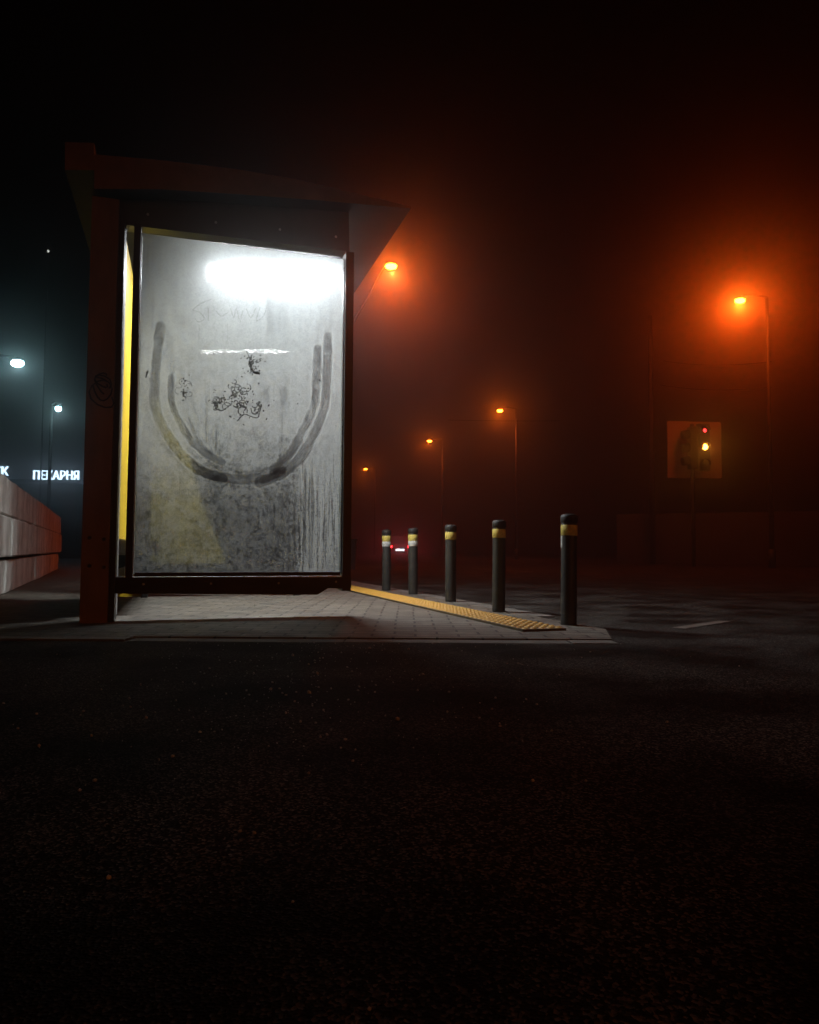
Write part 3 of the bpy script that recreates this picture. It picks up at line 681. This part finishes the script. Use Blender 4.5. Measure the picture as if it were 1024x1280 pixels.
# ------------------------------------------------------------------ traffic light
tp_ = P(866, 600, 20.5); tb_ = Vector((tp_.x, tp_.y, -.008))
tl = thing("traffic_light", tb_, 'traffic light glowing amber in front of a pale square board', 'traffic light')
def TZ(py): return P(866, py, 20.5).z
MB().tube([tb_, Vector((tb_.x, tb_.y, TZ(530)))], .055, 12).build("pole", M['lampmetal'], tl)
x0 = P(835, 560, 20.5).x; x1 = P(906, 560, 20.5).x
MB().box(((x0 + x1) / 2, tb_.y + .14, (TZ(597) + TZ(526)) / 2), (x1 - x0, .03, TZ(526) - TZ(597)), R(6)).build("backing_board", M['tl_board'], tl)
rz = R(8); rm = Matrix.Rotation(rz, 3, 'Z'); hc_ = Vector((P(879, 560, 20.3).x, 20.3, TZ(560.5)))
hs = MB().box(hc_, (.30, .2, 1.34), rz).build("housing", M['tl_body'], tl, bevel=.03)
for k, mm in ((1, M['red']), (0, M['amber']), (-1, M['green_off'])):
    lc = hc_ + rm @ Vector((.0, -.105, k * .47)); fw = rm @ Vector((0, -1, 0))
    rl = .075 if k == 0 else .04
    MB().tube([lc, lc + fw * .02], [rl + .01, rl * .8], 16).build("lens", mm, hs)
    b = MB(); rr_ = []
    for dd in (0.0, .10):
        rr_.append([[b.bm.verts.new(lc + fw * dd + rm @ Vector((math.cos(a) * q, 0, math.sin(a) * q))) for a in [R(-20 + 22 * i) for i in range(11)]] for q in (.115, .124)])
    for i in range(10):
        for q in (0, 1): b.bm.faces.new((rr_[0][q][i], rr_[0][q][i + 1], rr_[1][q][i + 1], rr_[1][q][i]))
        b.bm.faces.new((rr_[1][0][i], rr_[1][0][i + 1], rr_[1][1][i + 1], rr_[1][1][i]))
    b.build("visor", M['tl_body'], hs)
sc_ = Vector((P(866, 560, 20.42).x, 20.42, TZ(560.5)))
hs2 = MB().box(sc_, (.20, .30, 1.2)).build("housing", M['tl_body'], tl, bevel=.03)
for k in (-1, 0, 1):
    q0 = sc_ + Vector((-.10, 0, k * .38 + .02))
    MB().tube([q0, q0 + Vector((-.20, 0, -.03))], [.13, .12], 14).build("visor", M['tl_body'], hs2)
# utility pole and wires
up = P(815, 600, 24.0); ub = Vector((up.x, up.y, -.008)); utop = P(815, 395, 24.0)
ut = thing("utility_pole", ub, 'thin dark utility pole left of the traffic light carrying wires', 'pole')
MB().tube([ub, Vector((up.x, up.y, utop.z))], [.1, .07], 12).build("pole", M['lampmetal'], ut)
def wire(a, b_, sag, label):
    pts_ = [a.lerp(b_, k / 16) - Z * sag * (1 - (2 * k / 16 - 1) ** 2) for k in range(17)]
    tag(MB().tube(pts_, .012, 6).build("overhead_wire", M['wire']), label, 'wire', 'overhead wires')
wire(Vector((up.x + .4, up.y - .1, P(815, 452, 24).z)), P(964, 452, 19.2), .12, 'upper overhead wire from the utility pole to the brightest lamp pole')
wire(Vector((up.x + .3, up.y - .1, P(815, 482, 24).z)), P(964, 484, 19.2), .12, 'lower overhead wire between the utility pole and the brightest lamp pole')
wire(P(560, 525, 30), P(700, 526, 30), .02, 'short level overhead wire just below the second orange lamp')
# ------------------------------------------------------------------ cabinet and car
cb = P(434, 702, 15.0); cbb = Vector((cb.x, 15.0, 0))
cab = thing("utility_cabinet", cbb, 'dark utility cabinet standing on the pavement beyond the shelter', 'cabinet')
MB().box(cbb + Z * .30, (.36, .3, .60)).build("body", M['cabinet'], cab, bevel=.01)
MB().box(cbb + Z * .615, (.40, .34, .03)).build("lid", M['cabinet'], cab)
MB().box(cbb + Vector((0, -.155, .3)), (.30, .012, .5)).build("door", M['cabinet'], cab)

YC = 42.0; cc = P(500, 688, YC); cbz = -.008
car = thing("parked_car", (cc.x, YC, cbz), 'dark saloon car seen from behind with red tail lights glowing', 'car')
def car_body():
    b = MB(); secs = [(0.0, .20, .70, .72), (.05, .18, .82, .76), (.55, .18, .86, .80), (1.0, .18, .88, .82), (2.4, .18, .84, .82), (3.2, .18, .80, .80), (4.05, .2, .66, .74), (4.15, .22, .5, .70)]
    rings = []
    for y, zl, zu, hw in secs:
        ring = []
        for x_, z_ in ((-hw * .92, zl), (-hw, zl + .15), (-hw, zl + .4 * (zu - zl) + .1), (-hw * .94, zu - .04), (-hw * .8, zu), (hw * .8, zu), (hw * .94, zu - .04), (hw, zl + .4 * (zu - zl) + .1), (hw, zl + .15), (hw * .92, zl)):
            ring.append(b.bm.verts.new(Vector((cc.x + x_, YC + y, cbz + z_))))
        rings.append(ring)
    for r0, r1 in zip(rings, rings[1:]):
        for k in range(10): b.bm.faces.new((r0[k], r0[(k + 1) % 10], r1[(k + 1) % 10], r1[k]))
    b.bm.faces.new(rings[0][::-1]); b.bm.faces.new(rings[-1]); return b
body = car_body().build("body", M['car'], car)
def cabin(b, pts, hw0, hw1):
    lo = [(y, z) for y, z in pts]
    ring = [[b.bm.verts.new(Vector((cc.x + s_ * (hw0 if i in (0, 3) else hw1), YC + y, cbz + z))) for i, (y, z) in enumerate(pts)] for s_ in (-1, 1)]
    b.bm.faces.new(ring[0]); b.bm.faces.new(ring[1][::-1])
    for i in range(4): j = (i + 1) % 4; b.bm.faces.new((ring[0][i], ring[0][j], ring[1][j], ring[1][i]))
    return b
cabin(MB(), [(.55, .85), (1.05, 1.26), (2.2, 1.27), (3.0, .83)], .72, .58).build("windows", M['window'], car)
MB().box((cc.x, YC + 1.62, cbz + 1.28), (1.12, 1.2, .035)).build("roof", M['car'], car, bevel=.01)
for sx in (-1, 1):
    MB().box((cc.x + sx * .58, YC - .012, cbz + .62), (.26, .05, .11)).build("tail_light", M['tail'], car, bevel=.012)
    for yy in (.75, 3.35):
        wc = Vector((cc.x + sx * .72, YC + yy, cbz + .29))
        wh = MB().tube([wc - Vector((.10, 0, 0)), wc + Vector((.10, 0, 0))], .29, 20).build("wheel", M['tyre'], car)
        MB().tube([wc + Vector((sx * .095, 0, 0)), wc + Vector((sx * .108, 0, 0))], .18, 16).build("rim", M['alu'], wh)
MB().box((cc.x, YC - .01, cbz + .43), (.50, .03, .11)).build("number_plate", M['plate'], car)
MB().box((cc.x, YC - .03, cbz + .30), (1.44, .12, .12)).build("bumper", M['tl_body'], car, bevel=.02)
# low dark boundary wall across the road on the right
bw0 = P(772, 688, 25); bw1 = P(1060, 688, 22)
bwl = MB(); dd = (bw1 - bw0); dd.z = 0; nn = dd.normalized().cross(Z) * .12
a = Vector((bw0.x, bw0.y, -.008)); e = Vector((bw1.x, bw1.y, -.008))
bwl.hexa([a - nn, e - nn, e + nn, a + nn] + [q + Z * 1.7 for q in (a - nn, e - nn, e + nn, a + nn)])
tag(bwl.build("boundary_wall", M['leafwall'], bevel=.02), 'low dark boundary wall across the road below the traffic light', 'wall')

# ------------------------------------------------------------------ fog
m, t, out = nt("night_fog"); pv = N(t, 'ShaderNodeVolumePrincipled')
pv.inputs['Color'].default_value = (.95, .95, .95, 1); pv.inputs['Density'].default_value = .027; pv.inputs['Anisotropy'].default_value = .93
pv.inputs['Density Attribute'].default_value = ""
t.links.new(pv.outputs[0], out.inputs['Volume'])
hz = MB().box((0, 55, 6.0), (296, 246, 14.1)).build("haze", m)
tag(hz, 'night fog filling the street', 'fog', kind='stuff')

# ------------------------------------------------------------------ world: night sky
w = bpy.data.worlds.new("World"); scene.world = w; w.use_nodes = True; wt = w.node_tree
bg = wt.nodes.get('Background') or wt.nodes.new('ShaderNodeBackground')
sky = wt.nodes.new('ShaderNodeTexSky'); sky.sky_type = 'NISHITA'; sky.sun_disc = False; sky.sun_elevation = R(-6); sky.sun_rotation = R(200)
wt.links.new(sky.outputs[0], bg.inputs[0]); bg.inputs[1].default_value = .05

# ------------------------------------------------------------------ render settings
vs_ = scene.view_settings; vs_.view_transform = 'Standard'; vs_.look = 'None'; vs_.exposure = 0; vs_.gamma = 1
cy = scene.cycles; cy.max_bounces = 8; cy.diffuse_bounces = 3; cy.glossy_bounces = 3; cy.transmission_bounces = 6; cy.transparent_max_bounces = 12; cy.volume_bounces = 0
cy.caustics_reflective = False; cy.caustics_refractive = False; cy.sample_clamp_indirect = 4; cy.use_denoising = True
